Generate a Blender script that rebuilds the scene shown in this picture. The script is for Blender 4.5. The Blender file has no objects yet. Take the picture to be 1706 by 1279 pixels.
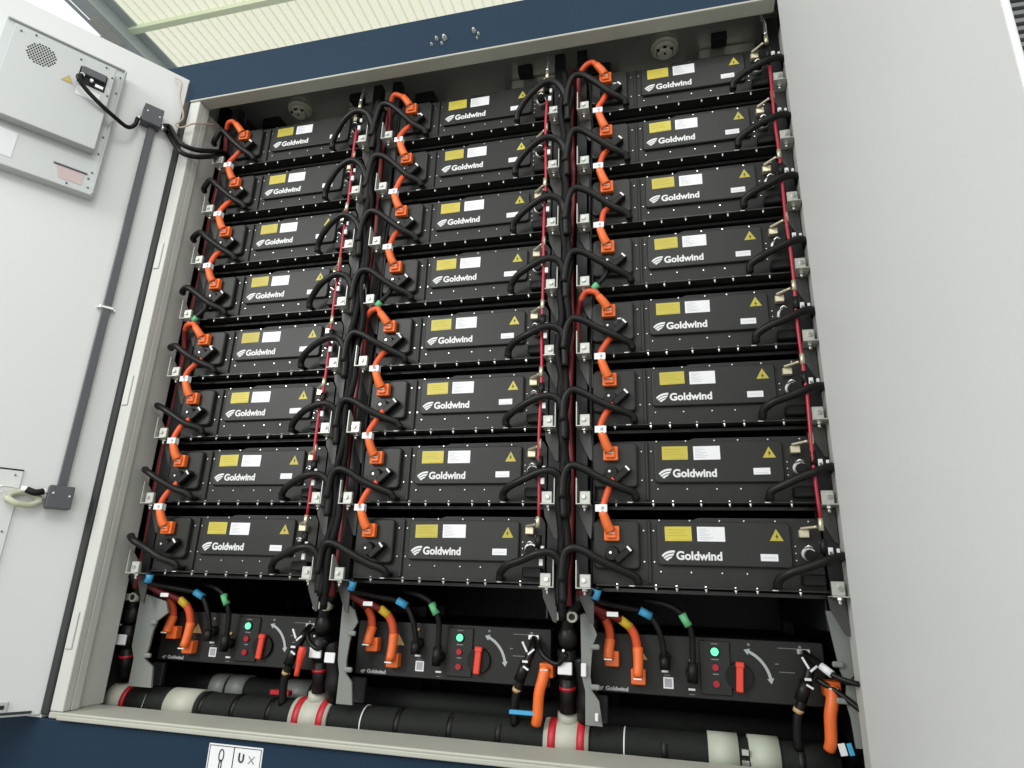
import bpy, bmesh, math, random
from math import sin, cos, pi, radians
from mathutils import Vector, Matrix
random.seed(7)
S = bpy.context.scene
COL = S.collection

# ------------------------------------------------------------------ camera
cam_d = bpy.data.cameras.new('camera'); cam = bpy.data.objects.new('camera', cam_d); COL.objects.link(cam)
cam_d.sensor_width = 36; cam_d.lens = 22.4215; cam_d.clip_start = 0.02; cam_d.clip_end = 400
R3 = Matrix(((0.96926118, 0.04372252, 0.24211795), (0.24368705, -0.30620621, -0.92024691), (0.0339025, 0.9509606, -0.30744841)))
cam.matrix_world = Matrix.Translation((1.63522902, -2.05015863, -0.17923368)) @ R3.to_4x4()
S.camera = cam

# ------------------------------------------------------------------ light
W = bpy.data.worlds.new("World"); S.world = W; W.use_nodes = True
bg = W.node_tree.nodes['Background']; bg.inputs[0].default_value = (0.97, 0.985, 1.0, 1); bg.inputs[1].default_value = 1.12
def area(name, loc, target, size, power, col=(1, 1, 1), sy=None):
    l = bpy.data.lights.new(name, 'AREA'); l.energy = power; l.color = col; l.shape = 'RECTANGLE'; l.size = size; l.size_y = sy or size
    o = bpy.data.objects.new(name, l); COL.objects.link(o); o.location = loc
    o.rotation_euler = (Vector(target) - Vector(loc)).to_track_quat('-Z', 'Y').to_euler()
    return o
area('hall_light', (2.6, -4.6, 4.2), (0.6, 0, 0.5), 1.6, 70, (1, 0.99, 0.95))
area('hall_light', (-2.4, -5.0, 2.6), (1.6, -0.4, 0.4), 2.2, 200, (1.0, 1.0, 0.98))
area('added_bounce_fill', (0.9, -3.6, -0.4), (0.8, 0.1, 2.0), 1.6, 12, (1, 0.98, 0.93))
S.view_settings.view_transform = 'Standard'; S.view_settings.look = 'None'
S.view_settings.exposure = 0; S.view_settings.gamma = 1
S.view_settings.use_curve_mapping = False

# ------------------------------------------------------------------ materials
def mat(name, col, rough=0.5, metal=0.0, var=0.08, scale=6.0, bump=0.0, bscale=200.0, spec=0.5, emit=None, est=0, detail=4, rvar=0.08, rand=0.03):
    m = bpy.data.materials.new(name); m.use_nodes = True; nt = m.node_tree; n = nt.nodes; L = nt.links
    b = n['Principled BSDF']; b.inputs['Roughness'].default_value = rough; b.inputs['Metallic'].default_value = metal
    b.inputs['Specular IOR Level'].default_value = spec
    tc = n.new('ShaderNodeTexCoord'); nz = n.new('ShaderNodeTexNoise'); nz.inputs['Scale'].default_value = scale; nz.inputs['Detail'].default_value = detail
    L.new(tc.outputs['Object'], nz.inputs['Vector'])
    cr = n.new('ShaderNodeMixRGB'); cr.inputs[1].default_value = tuple(c * (1 - var) for c in col) + (1,); cr.inputs[2].default_value = tuple(min(1, c * (1 + var)) for c in col) + (1,)
    L.new(nz.outputs[0], cr.inputs[0])
    oi = n.new('ShaderNodeObjectInfo'); r1 = n.new('ShaderNodeMapRange'); r1.inputs[3].default_value = 1 - rand; r1.inputs[4].default_value = 1 + rand
    L.new(oi.outputs['Random'], r1.inputs[0]); hs = n.new('ShaderNodeHueSaturation'); L.new(r1.outputs[0], hs.inputs['Value']); L.new(cr.outputs[0], hs.inputs['Color'])
    L.new(hs.outputs[0], b.inputs['Base Color'])
    mr = n.new('ShaderNodeMapRange'); mr.inputs[3].default_value = max(0.02, rough - rvar); mr.inputs[4].default_value = min(1, rough + rvar)
    L.new(nz.outputs[0], mr.inputs[0]); L.new(mr.outputs[0], b.inputs['Roughness'])
    if bump:
        n2 = n.new('ShaderNodeTexNoise'); n2.inputs['Scale'].default_value = bscale; n2.inputs['Detail'].default_value = 2
        L.new(tc.outputs['Object'], n2.inputs['Vector'])
        bp = n.new('ShaderNodeBump'); bp.inputs['Strength'].default_value = bump; bp.inputs['Distance'].default_value = 0.002
        L.new(n2.outputs[0], bp.inputs['Height']); L.new(bp.outputs[0], b.inputs['Normal'])
    if emit:
        b.inputs['Emission Color'].default_value = emit + (1,); b.inputs['Emission Strength'].default_value = est
    return m
M = dict(
 white=mat('painted_white_steel', (0.735, 0.75, 0.735), 0.42, bump=0.2, bscale=230, var=0.035, scale=1.3),
 jamb=mat('painted_frame', (0.56, 0.57, 0.53), 0.5, bump=0.2, bscale=260, var=0.07, scale=5),
 sill=mat('painted_sill', (0.43, 0.435, 0.37), 0.5, bump=0.2, bscale=200, var=0.1, scale=7),
 blue=mat('blue_paint', (0.013, 0.032, 0.058), 0.6, bump=0.15, bscale=180, var=0.2, scale=3, spec=0.15),
 bluemark=mat('pale_blue_mark', (0.10, 0.16, 0.26), 0.5),
 case=mat('black_powder_coat', (0.017, 0.018, 0.0155), 0.42, bump=0.5, bscale=420, var=0.25, scale=9, spec=0.32, rand=.14),
 cover=mat('black_cover', (0.018, 0.0195, 0.0165), 0.38, bump=0.3, bscale=500, var=0.25, scale=7, spec=0.34, rand=.14),
 dark=mat('dark_steel', (0.014, 0.015, 0.015), 0.45, var=0.2, spec=0.35),
 rail=mat('black_rail', (0.022, 0.022, 0.021), 0.35, var=0.2, metal=0.2),
 rubber=mat('black_rubber', (0.006, 0.006, 0.0055), 0.42, var=0.2, spec=0.28, rand=.2, bump=0.2, bscale=300),
 foam=mat('black_foam', (0.013, 0.015, 0.013), 0.7, var=0.3, scale=20, spec=0.2, bump=0.6, bscale=90),
 orange=mat('orange_plastic', (0.80, 0.15, 0.025), 0.42, var=0.08, scale=30, rand=.10),
 orangec=mat('orange_cable', (0.70, 0.09, 0.024), 0.5, var=0.15, scale=20, rand=.16),
 redc=mat('dark_red_cable', (0.17, 0.012, 0.012), 0.45, var=0.15),  # riser colour; also puts shadow into the looped orange leads
 red=mat('red_tube', (0.45, 0.022, 0.045), 0.35, var=0.15),
 knob=mat('red_plastic', (0.75, 0.06, 0.03), 0.4, var=0.05),
 button=mat('red_button', (0.35, 0.008, 0.02), 0.35, var=0.05),
 redband=mat('red_band', (0.50, 0.018, 0.03), 0.45, var=0.15, scale=30),
 galv=mat('galvanised_steel', (0.50, 0.52, 0.47), 0.45, metal=0.4, var=0.22, scale=60),
 steel=mat('bright_steel', (0.75, 0.75, 0.72), 0.25, metal=0.85, var=0.1, scale=60),
 brass=mat('nickel_brass', (0.72, 0.66, 0.48), 0.3, metal=0.7, var=0.15, scale=50),
 paper=mat('white_label', (0.78, 0.79, 0.80), 0.5, var=0.03),
 ink=mat('grey_print', (0.35, 0.36, 0.38), 0.6, var=0.1, scale=900),
 black=mat('black_print', (0.02, 0.02, 0.02), 0.6, var=0.1),
 yellow=mat('yellow_label', (0.51, 0.435, 0.05), 0.45, var=0.08, scale=40, rand=.13),
 ydots=mat('yellow_print', (0.30, 0.22, 0.02), 0.5),
 logo=mat('white_print', (0.72, 0.73, 0.72), 0.5, var=0.03),
 hgrey=mat('grey_print_dull', (0.20, 0.21, 0.21), 0.5, var=0.2),
 arrow=mat('pale_grey_print', (0.42, 0.46, 0.46), 0.5, var=0.05),
 green=mat('green_tape', (0.13, 0.50, 0.22), 0.5), cyan=mat('blue_tape', (0.055, 0.36, 0.62), 0.5), ytape=mat('yellow_tape', (0.75, 0.50, 0.03), 0.5),
 lamp=mat('green_lamp', (0.1, 0.7, 0.3), 0.3, emit=(0.10, 1.0, 0.32), est=1.5),
 plate=mat('grey_cast_plate', (0.20, 0.215, 0.195), 0.5, var=0.12, scale=12),
 cream=mat('cream_plastic', (0.46, 0.46, 0.38), 0.5, var=0.06),
 palegreen=mat('pale_green_plastic', (0.42, 0.46, 0.37), 0.5, var=0.08),
 detector=mat('aged_white_plastic', (0.82, 0.80, 0.66), 0.5, var=0.05),
 ceil=mat('glossy_grey_ceiling', (0.50, 0.51, 0.45), 0.14, var=0.25, scale=3, rvar=0.06, metal=0.42),
 unit=mat('pale_grey_steel', (0.52, 0.55, 0.54), 0.42, metal=0.15, var=0.05, scale=4),
 conduit=mat('dark_grey_plastic', (0.085, 0.09, 0.10), 0.5, var=0.12),
 trunk=mat('matt_black_hose', (0.004, 0.004, 0.004), 0.55, var=0.2, spec=0.18, rand=.2),
 gusset=mat('grey_gusset_paint', (0.050, 0.050, 0.046), 0.45, var=0.15),
 seal=mat('black_rubber_seal', (0.022, 0.026, 0.024), 0.6, var=0.2),
 hole=mat('black_void', (0.012, 0.013, 0.013), 0.8),
 beam=mat('grey_blue_steel', (0.42, 0.47, 0.49), 0.5, var=0.15, scale=2),
 purlin=mat('pale_green_purlin', (0.80, 0.88, 0.66), 0.5, var=0.05),
 concrete=mat('concrete', (0.26, 0.26, 0.25), 0.85, var=0.2, scale=2, bump=0.5, bscale=60),
 pink=mat('faded_pink_label', (0.60, 0.47, 0.46), 0.5, var=0.08, scale=30),
 ocher=mat('faded_orange_label', (0.50, 0.33, 0.16), 0.5), ygtie=mat('yellow_green_translucent', (0.52, 0.54, 0.40), 0.4, var=0.1),
 clearw=mat('translucent_white_plastic', (0.8, 0.81, 0.78), 0.3),
 tan=mat('tan_wire', (0.50, 0.38, 0.28), 0.5),
)
def roof_mat():
    m = bpy.data.materials.new('translucent_cream_sheet'); m.use_nodes = True; n = m.node_tree.nodes; L = m.node_tree.links
    n.remove(n['Principled BSDF']); d = n.new('ShaderNodeBsdfDiffuse'); t = n.new('ShaderNodeBsdfTranslucent'); x = n.new('ShaderNodeMixShader')
    tc = n.new('ShaderNodeTexCoord'); nz = n.new('ShaderNodeTexNoise'); nz.inputs['Scale'].default_value = 0.8; L.new(tc.outputs['Object'], nz.inputs[0])
    c = n.new('ShaderNodeMixRGB'); c.inputs[1].default_value = (0.90, 0.90, 0.70, 1); c.inputs[2].default_value = (0.95, 0.95, 0.80, 1); L.new(nz.outputs[0], c.inputs[0])
    L.new(c.outputs[0], d.inputs[0]); L.new(c.outputs[0], t.inputs[0]); x.inputs[0].default_value = 0.72
    L.new(d.outputs[0], x.inputs[1]); L.new(t.outputs[0], x.inputs[2]); L.new(x.outputs[0], n['Material Output'].inputs[0]); return m
M['roof'] = roof_mat()

# ------------------------------------------------------------------ mesh helpers
class MB:
    def __init__(s, *mats): s.bm = bmesh.new(); s.mats = list(mats); s.mi = 0
    def _fin(s, faces, smooth=False):
        for f in faces: f.material_index = s.mi; f.smooth = smooth
    def box(s, x0, y0, z0, x1, y1, z1, bev=0.0, seg=1, mx=None):
        a, b = (min(x0, x1), min(y0, y1), min(z0, z1)), (max(x0, x1), max(y0, y1), max(z0, z1))
        r = bmesh.ops.create_cube(s.bm, size=1)['verts']
        for v in r: v.co = Vector([(a[i] + b[i]) / 2 + v.co[i] * (b[i] - a[i]) for i in range(3)])
        fs = set(f for v in r for f in v.link_faces)
        if bev:
            es = set(e for v in r for e in v.link_edges)
            q = bmesh.ops.bevel(s.bm, geom=list(es), offset=bev, segments=seg, affect='EDGES', profile=0.5)
            fs = set(f for v in q['verts'] for f in v.link_faces) | set(q['faces'])
            r = list(set(v for f in fs for v in f.verts))
        if mx is not None:
            for v in r: v.co = mx @ v.co
        s._fin(fs); return s
    def prism(s, pts, y0, y1, mx=None, smooth=False):
        """outline in XZ, extruded along Y"""
        a = [s.bm.verts.new((p[0], y0, p[1])) for p in pts]; b = [s.bm.verts.new((p[0], y1, p[1])) for p in pts]
        n = len(pts); fs = [s.bm.faces.new(a), s.bm.faces.new(b[::-1])]
        for i in range(n): fs.append(s.bm.faces.new((a[i], b[i], b[(i + 1) % n], a[(i + 1) % n])))
        if mx is not None:
            for v in a + b: v.co = mx @ v.co
        bmesh.ops.recalc_face_normals(s.bm, faces=fs); s._fin(fs); return s
    def rrect(s, x0, z0, x1, z1, r, yb, yf, ch=0.003, seg=5):
        """rounded plate, back at yb, front at yf with a chamfered front edge"""
        def ring(ins, y):
            o = []; rr = max(r - ins, 0.0005); cx = ((x1 - r, z1 - r, 0), (x0 + r, z1 - r, 90), (x0 + r, z0 + r, 180), (x1 - r, z0 + r, 270))
            for (x, z, a) in cx:
                for k in range(seg + 1):
                    t = radians(a + 90 * k / seg); o.append(s.bm.verts.new((x + rr * cos(t), y, z + rr * sin(t))))
            return o
        d = 1 if yf < yb else -1
        rings = [ring(0, yb), ring(0, yf + d * ch), ring(ch * 0.35, yf + d * ch * 0.3), ring(ch, yf)]
        fs = []; n = len(rings[0])
        for q in range(3):
            for i in range(n): fs.append(s.bm.faces.new((rings[q][i], rings[q][(i + 1) % n], rings[q + 1][(i + 1) % n], rings[q + 1][i])))
        fs.append(s.bm.faces.new(rings[3])); fs.append(s.bm.faces.new(rings[0]))
        bmesh.ops.recalc_face_normals(s.bm, faces=fs); s._fin(fs); return s
    def cyl(s, p0, p1, r0, r1=None, n=16, smooth=True, caps=True):
        r1 = r0 if r1 is None else r1; p0 = Vector(p0); p1 = Vector(p1); d = (p1 - p0).normalized()
        u = d.orthogonal().normalized(); w = d.cross(u)
        A = [s.bm.verts.new(p0 + r0 * (cos(2 * pi * i / n) * u + sin(2 * pi * i / n) * w)) for i in range(n)]
        B = [s.bm.verts.new(p1 + r1 * (cos(2 * pi * i / n) * u + sin(2 * pi * i / n) * w)) for i in range(n)]
        sf = [s.bm.faces.new((A[i], A[(i + 1) % n], B[(i + 1) % n], B[i])) for i in range(n)]; cf = []
        if caps: cf = [s.bm.faces.new(A[::-1]), s.bm.faces.new(B)]
        s._fin(sf, smooth and n > 6); s._fin(cf); return s
    def tube(s, pts, r, n=10, sub=6, rf=None):
        P = [Vector(p) for p in pts]; Q = []
        if len(P) > 2:
            E_ = [2 * P[0] - P[1]] + P + [2 * P[-1] - P[-2]]
            for i in range(1, len(E_) - 2):
                a, b, c, d = E_[i - 1:i + 3]
                for k in range(sub):
                    t = k / sub; Q.append(0.5 * ((2 * b) + (c - a) * t + (2 * a - 5 * b + 4 * c - d) * t * t + (3 * b - a - 3 * c + d) * t ** 3))
            Q.append(P[-1])
        else: Q = P
        d0 = (Q[1] - Q[0]).normalized(); u = d0.orthogonal().normalized(); prev = None; fs = []; N = len(Q)
        for i, q in enumerate(Q):
            d = (Q[min(i + 1, N - 1)] - Q[max(i - 1, 0)]).normalized(); u = (u - d * u.dot(d)).normalized(); w = d.cross(u)
            rr = r if rf is None else r * rf(i / (N - 1))
            ring = [s.bm.verts.new(q + rr * (cos(2 * pi * k / n) * u + sin(2 * pi * k / n) * w)) for k in range(n)]
            if prev:
                for k in range(n): fs.append(s.bm.faces.new((prev[k], prev[(k + 1) % n], ring[(k + 1) % n], ring[k])))
            else: s._fin([s.bm.faces.new(ring[::-1])])
            prev = ring
        s._fin([s.bm.faces.new(prev)]); s._fin(fs, True); return s
    def ball(s, c, r, sx=1, sy=1, sz=1):
        q = bmesh.ops.create_uvsphere(s.bm, u_segments=16, v_segments=10, radius=r)['verts']
        for v in q: v.co = Vector((c[0] + v.co.x * sx, c[1] + v.co.y * sy, c[2] + v.co.z * sz))
        s._fin(set(f for v in q for f in v.link_faces), True); return s
    def mesh(s, name):
        me = bpy.data.meshes.new(name); s.bm.to_mesh(me); s.bm.free()
        for m in s.mats: me.materials.append(M[m])
        return me
    def build(s, name, parent=None, loc=None):
        o = bpy.data.objects.new(name, s.mesh(name)); COL.objects.link(o)
        if parent: o.parent = parent
        if loc: o.location = loc
        return o
def tag(o, label=None, cat=None, group=None, kind=None):
    if label: o['label'] = label
    if cat: o['category'] = cat
    if group: o['group'] = group
    if kind: o['kind'] = kind
    return o
def empty(name, loc=(0, 0, 0), label=None, cat=None, group=None, rz=0):
    o = bpy.data.objects.new(name, None); o.empty_display_size = 0.05; COL.objects.link(o); o.location = loc; o.rotation_euler.z = rz
    return tag(o, label, cat, group)
def kids(o): return KID.get(o.name, [])
def copy_tree(o, parent=None):
    c = o.copy(); COL.objects.link(c)
    if parent: c.parent = parent
    for ch in [x for x in SRC[:] if x.parent == o]: copy_tree(ch, c)
    return c
SRC = []
def snapshot(): SRC[:] = list(bpy.data.objects)
def hexscrew(name, parent, x, y, z, r=0.0035, m='steel'):
    return MB(m).cyl((x, y, z), (x, y - 0.004, z), r, r * 0.85, 8).build(name, parent)
def text_mesh(body, size, mname, bold=0.0):
    cu = bpy.data.curves.new('t', 'FONT'); cu.body = body; cu.size = size; cu.extrude = 0.0003; cu.offset = bold; cu.resolution_u = 4
    o = bpy.data.objects.new('t', cu); COL.objects.link(o); bpy.context.view_layer.update()
    me = bpy.data.meshes.new_from_object(o.evaluated_get(bpy.context.evaluated_depsgraph_get())); bpy.data.objects.remove(o)
    me.materials.clear(); me.materials.append(M[mname])
    xs = [v.co.x for v in me.vertices]; x0, w = min(xs), max(xs) - min(xs)
    for v in me.vertices: v.co = Vector((v.co.x - x0, -v.co.z, v.co.y))   # into the XZ plane facing -Y
    return me, w
ROW = ['topmost', 'second', 'third', 'fourth', 'fifth', 'sixth', 'seventh', 'bottom']
def rowtxt(r): return {0: 'topmost', 7: 'bottom'}.get(r, ROW[r] + ' from top')
CN = ['left', 'middle', 'right']; PX = 0.8186722; PZ = 0.25

# ------------------------------------------------------------------ ground and canopy
tag(MB('concrete').box(-40, -40, -1.02, 40, 40, -0.90).build('ground'), kind='structure')
rf = empty('canopy_roof', (0, 0, 5), 'cream translucent corrugated roof with pale purlins above the battery container', 'roof')
mb = MB('roof'); bm = mb.bm; x = -3.50; prof = []
while x < 7.0:
    prof += [(x, 0), (x + 0.066, 0), (x + 0.071, -0.013), (x + 0.083, -0.013), (x + 0.088, 0)]; x += 0.095
va = [bm.verts.new((a, -1.5, b)) for a, b in prof]; vb = [bm.verts.new((a, 9, b)) for a, b in prof]
mb._fin([bm.faces.new((va[i], va[i + 1], vb[i + 1], vb[i])) for i in range(len(prof) - 1)])
mb.build('roof_sheet', rf)
for y in (0.05, 1.78, 3.5, 5.2, 6.9):
    MB('purlin').box(-3.5, y - 0.03, -0.05, 7, y + 0.03, -0.002).build('purlin', rf)
bmm = empty('roof_beam', (-3.42, 0, 4.75), 'grey steel I-beam carrying the left edge of the roof', 'beam')
MB('beam').box(-0.05, -2, 0, 0.11, 9, 0.016).build('lower_flange', bmm)
MB('beam').box(-0.008, -2, 0.016, 0.008, 9, 0.234).build('web', bmm)
MB('beam').box(-0.05, -2, 0.234, 0.11, 9, 0.25).build('upper_flange', bmm)
MB('beam').box(-0.17, -2, 0.06, -0.145, 9, 0.08).build('edge_angle', bmm)
for y in (1.66, 1.70): MB('beam').box(-0.5, y, 0.065, -0.17, y + 0.014, 0.084).build('strut', bmm)
MB('galv').box(-0.05, 1.42, -0.012, 0.06, 1.72, 0.0).build('splice_plate', bmm)

# ------------------------------------------------------------------ container
FY = -0.15; XL, XR = -0.405, 2.055; ZB, ZT = -0.612, 1.862
ct = empty('battery_container', (0.82, FY, -0.86), 'white and blue steel battery container with its bay standing open', 'container')
def cp(mb, name): 
    o = mb.build(name, ct); o.location = -ct.location; return o
cp(MB('blue').box(-3.4, FY - 0.0, ZT + 0.004, 3.9, FY + 0.056, 2.085, 0.006, 2), 'top_rail')
cp(MB('sill').box(XL, FY - 0.006, ZT - 0.006, XR, FY + 0.058, ZT + 0.003, 0.003, 2), 'lintel')
cp(MB('blue').box(-3.4, FY, -0.90, 3.9, FY + 0.1, ZB - 0.022, 0.005, 2), 'bottom_rail')
o = cp(MB('sill').box(XL, FY - 0.002, ZB - 0.02, 2.084, 0.018, ZB, 0.004, 2).box(XL + 0.05, FY - 0.017, ZB - 0.020, XR, FY - 0.002, ZB - 0.006, 0.003, 2).box(XL, 0.019, ZB - 0.12, XR, 0.026, ZB - 0.004), 'sill')
cp(MB('jamb').box(XL, FY - 0.001, ZB + 0.001, -0.352, FY + 0.03, ZT - 0.007, 0.004, 2).box(-0.372, FY + 0.031, ZB + 0.001, -0.352, FY + 0.062, ZT - 0.007, 0.003, 2)
   .box(-0.392, FY + 0.063, ZB + 0.001, -0.372, 0.03, ZT - 0.007, 0.002), 'jamb')
cp(MB('jamb').box(2.085, FY + 0.052, ZB + 0.001, 2.105, 0.03, ZT - 0.007, 0.003), 'jamb')
cp(MB('seal').box(XL - 0.03, FY - 0.008, ZB - 0.01, XL - 0.001, FY + 0.01, ZT + 0.0, 0.004), 'seal_strip')
for z in (-0.42, 0.44, 1.02): cp(MB('jamb', 'galv').box(XL + 0.006, FY - 0.006, z, XL + 0.034, FY - 0.0015, z + 0.12, 0.002), 'latch_keeper')
cp(MB('white').box(-3.4, FY + 0.001, ZB - 0.021, XL - 0.031, FY + 0.05, ZT + 0.003), 'wall_panel')
cp(MB('white').box(2.11, FY + 0.001, ZB - 0.021, 3.9, FY + 0.05, ZT + 0.003), 'wall_panel')
v = MB('conduit', 'hgrey').box(2.64, FY - 0.012, 0.95, 3.6, FY + 0.0, 1.8)
v.mi = 1
for k in range(26): v.box(2.66, FY - 0.03, 0.97 + k * 0.031, 3.58, FY - 0.013, 0.985 + k * 0.031)
cp(v, 'added_louvre')  # louvre added to give the grey tone beyond the right door
cp(MB('dark').box(XL - 0.03, 0.031, -0.88, XL - 0.012, 1.2, 2.03), 'side_wall')  # bay walls are white paint; their shade is put into this dark colour
cp(MB('dark').box(2.106, 0.031, -0.88, 2.125, 1.2, 2.03), 'side_wall')
cp(MB('dark').box(-3.4, 1.2, -0.88, 3.9, 1.23, 2.085), 'back_wall')
cp(MB('ceil').box(XL - 0.012, FY + 0.058, 2.03, 2.105, 1.199, 2.045), 'ceiling')
cp(MB('white').box(-3.4, FY + 0.121, 2.05, 3.9, 1.199, 2.085), 'roof_panel')
cp(MB('dark').box(XL, 0.069, -0.90, 2.075, 1.199, -0.86), 'floor_plate')
for i in range(3):                                     # glossy boxes and ducts on the ceiling
    cp(MB('dark').box(i * PX - 0.29, 0.18, 1.975, i * PX - 0.2, 0.9, 2.029, 0.004), 'ceiling_beam')
    cp(MB('ceil').box(i * PX - 0.17, 0.27, 1.90, i * PX + 0.12, 0.6, 2.029, 0.006), 'duct')
    cp(MB('ceil').box(i * PX + 0.17, 0.20, 1.93, i * PX + 0.40, 0.6, 2.029, 0.006), 'duct')
    cp(MB('hole').box(i * PX + 0.22, 0.12, 1.99, i * PX + 0.28, 0.17, 2.029, 0.003), 'ceiling_box')
# bolts on the upper rail
for bx, bz, s in ((0.745, 1.935, .8), (0.765, 1.96, 1), (0.80, 1.955, 1.4), (0.79, 1.93, .8), (0.925, 1.965, 1.2), (0.945, 1.945, .8), (0.94, 1.925, .6)):
    cp(MB('galv').cyl((bx, FY, bz), (bx, FY - 0.008 * s, bz), 0.008 * s, 0.006 * s, 6).cyl((bx, FY - 0.008 * s, bz), (bx, FY - 0.014 * s, bz), 0.004 * s, n=8), 'bolt')
# rigging sign plate
sg = empty('lifting_sign', (0.225, FY - 0.001, -0.652), 'small white plate with black chain and hook symbols on the blue bottom rail', 'sign')
MB('paper').rrect(0, -0.16, 0.187, 0, 0.003, 0, -0.002, 0.0006).build('plate', sg)
b = MB('black')
for (x0, z0, x1, z1) in ((.004, -.006, .183, -.004), (.004, -.156, .006, -.006), (.181, -.156, .183, -.006), (.088, -.156, .091, -.006)): b.box(x0, -.0021, z0, x1, -.0026, z1)
b.build('border', sg)
def ringpts(cx, cz, rx, rz, n=20): return [(cx + rx * cos(2 * pi * i / n), -0.003, cz + rz * sin(2 * pi * i / n)) for i in range(n + 1)]
b = MB('black')
for k in range(4): b.tube(ringpts(0.048, -0.03 - k * 0.028, 0.008 - 0.004 * (k % 2), 0.016), 0.0016, 5, 2)
b.build('chain_symbol', sg)
MB('black').tube([(.110, -.003, -.018), (.110, -.003, -.036), (.117, -.003, -.042), (.124, -.003, -.036), (.124, -.003, -.02)], 0.0024, 5, 3).build('hook_symbol', sg)
MB('hgrey').tube([(.142, -.003, -.024), (.162, -.003, -.044)], 0.0011, 5).tube([(.162, -.003, -.024), (.142, -.003, -.044)], 0.0011, 5).build('cross_symbol', sg)
# faint paler blue marks on the lower rail
cp(MB('bluemark').tube([(0.60 + 0.055 * cos(t * pi / 16), FY - 0.0006, -0.745 + 0.055 * sin(t * pi / 16)) for t in range(0, 33)], 0.004, 4, 1), 'ring_mark')
for bb in ((0.715, -0.700, 0.80, -0.69), (0.715, -0.78, 0.724, -0.7005), (0.79, -0.78, 0.80, -0.7005), (0.75, -0.77, 0.757, -0.71), (0.90, -0.712, 0.97, -0.702)):
    cp(MB('bluemark').box(bb[0], FY - 0.001, bb[1], bb[2], FY - 0.0002, bb[3]), 'bar_mark')

# ------------------------------------------------------------------ doors (parts of the container)
A = radians(35); DR = -pi / 2 - A
def door_frame(name, label): 
    e = empty(name, (-0.435, FY, 0), label, None); e.rotation_euler.z = DR; return e
dl = MB('white').box(0.0, -0.06, -0.625, 1.22, 0.0, 1.988, 0.005, 2).build('door'); dl.location = Vector((-0.435, FY, 0)) - ct.location; dl.rotation_euler.z = DR; dl.parent = ct
dl['label'] = 'open left door seen from inside'
MB('seal').box(-0.018, -0.03, -0.62, 0.004, 0.003, 1.975, 0.003).build('door_seal', dl)
MB('seal').box(0.03, -0.01, -0.618, 1.2, 0.004, -0.610).build('door_seal', dl)
MB('white').box(0.219, 0.0005, -0.44, 0.75, 0.005, 0.155, 0.0015).build('access_panel', dl)
MB('hole').box(0.219, 0.0005, 0.1565, 0.75, 0.004, 0.161).build('panel_gap', dl)
for s_, z_ in ((0.24, 0.14), (0.235, -0.05), (0.245, 0.05), (0.235, -0.25)): MB('conduit').cyl((s_, 0.005, z_), (s_, 0.008, z_), 0.003, n=8).build('screw', dl)
q = MB('unit', 'hole').box(0.098, 0.0005, -0.61, 0.17, 0.006, -0.578, 0.001)
q.mi = 1; q.box(0.107, 0.0062, -0.60, 0.125, 0.007, -0.588).box(0.132, 0.0062, -0.60, 0.15, 0.007, -0.588)
q.build('hinge_bracket', dl)
drr = MB('white').box(0, -1.122, -0.625, 0.010, 0, 1.988, 0.004, 3).box(0.0102, -1.0, -0.61, 0.055, -0.02, 1.975, 0.003).build('door'); drr.parent = ct; drr.location = Vector((2.058, FY - 0.006, 0)) - ct.location; drr.rotation_euler.z = radians(1.0)
drr['label'] = 'open right door with plain white inner face'
MB('galv').cyl((0.03, -0.02, 1.90), (0.03, -0.02, 1.99), 0.01, n=12).build('hinge', drr)

LD = Matrix.Translation((-0.435, FY, 0)) @ Matrix.Rotation(DR, 4, 'Z')
def ld(s, off, z): return tuple(LD @ Vector((s, off, z)))
def on_door(name, label, cat, group=None):
    return empty(name, (-0.435, FY, 0), label, cat, group, DR)
# equipment box on the left door
eb = on_door('equipment_box', 'pale grey steel box with round perforated vent on the open left door', 'equipment box')
MB('unit').box(0.237, 0.001, 1.235, 0.645, 0.05, 1.845, 0.003, 2).build('base_housing', eb)
MB('unit').box(0.275, 0.0505, 1.407, 0.612, 0.095, 1.80, 0.003, 2).build('raised_housing', eb)
MB('unit').box(0.243, 0.0505, 1.24, 0.247, 0.062, 1.84).box(0.247, 0.0505, 1.836, 0.64, 0.062, 1.84).build('rim_flange', eb)
v = MB('hole', 'unit'); 
for i in range(-8, 9):
    for j in range(-8, 9):
        xx, zz = i * 0.0098 + (j % 2) * 0.0049, j * 0.0085
        if xx * xx + zz * zz < 0.049 ** 2: v.cyl((0.513 + xx, 0.0952, 1.712 + zz), (0.513 + xx, 0.0958, 1.712 + zz), 0.0035, n=8)
v.build('round_vent', eb)
MB('hole').box(0.296, 0.0955, 1.668, 0.390, 0.097, 1.742).build('terminal_opening', eb)
MB('conduit', 'steel').box(0.300, 0.097, 1.705, 0.384, 0.112, 1.738, 0.002).build('terminal_block', eb)
MB('steel').cyl((0.378, 0.10, 1.690), (0.378, 0.122, 1.690), 0.008, n=10).build('terminal_screw', eb)
MB('steel').cyl((0.345, 0.10, 1.685), (0.345, 0.118, 1.685), 0.006, n=10).build('terminal_screw', eb)
MB('steel').box(0.303, 0.097, 1.672, 0.33, 0.106, 1.684).build('earth_bar', eb)
MB('paper').box(0.305, 0.0955, 1.612, 0.385, 0.0962, 1.652).build('white_sticker', eb)
MB('ocher').prism([(0.397, 1.645), (0.437, 1.645), (0.417, 1.678)], 0.0955, 0.0962).build('warning_sticker', eb)
MB('yellow').prism([(0.405, 1.650), (0.429, 1.650), (0.417, 1.669)], 0.0963, 0.0966).build('warning_sticker', eb)
MB('paper').box(0.508, 0.0505, 1.272, 0.62, 0.0515, 1.378).build('paper_sheet', eb)
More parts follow.
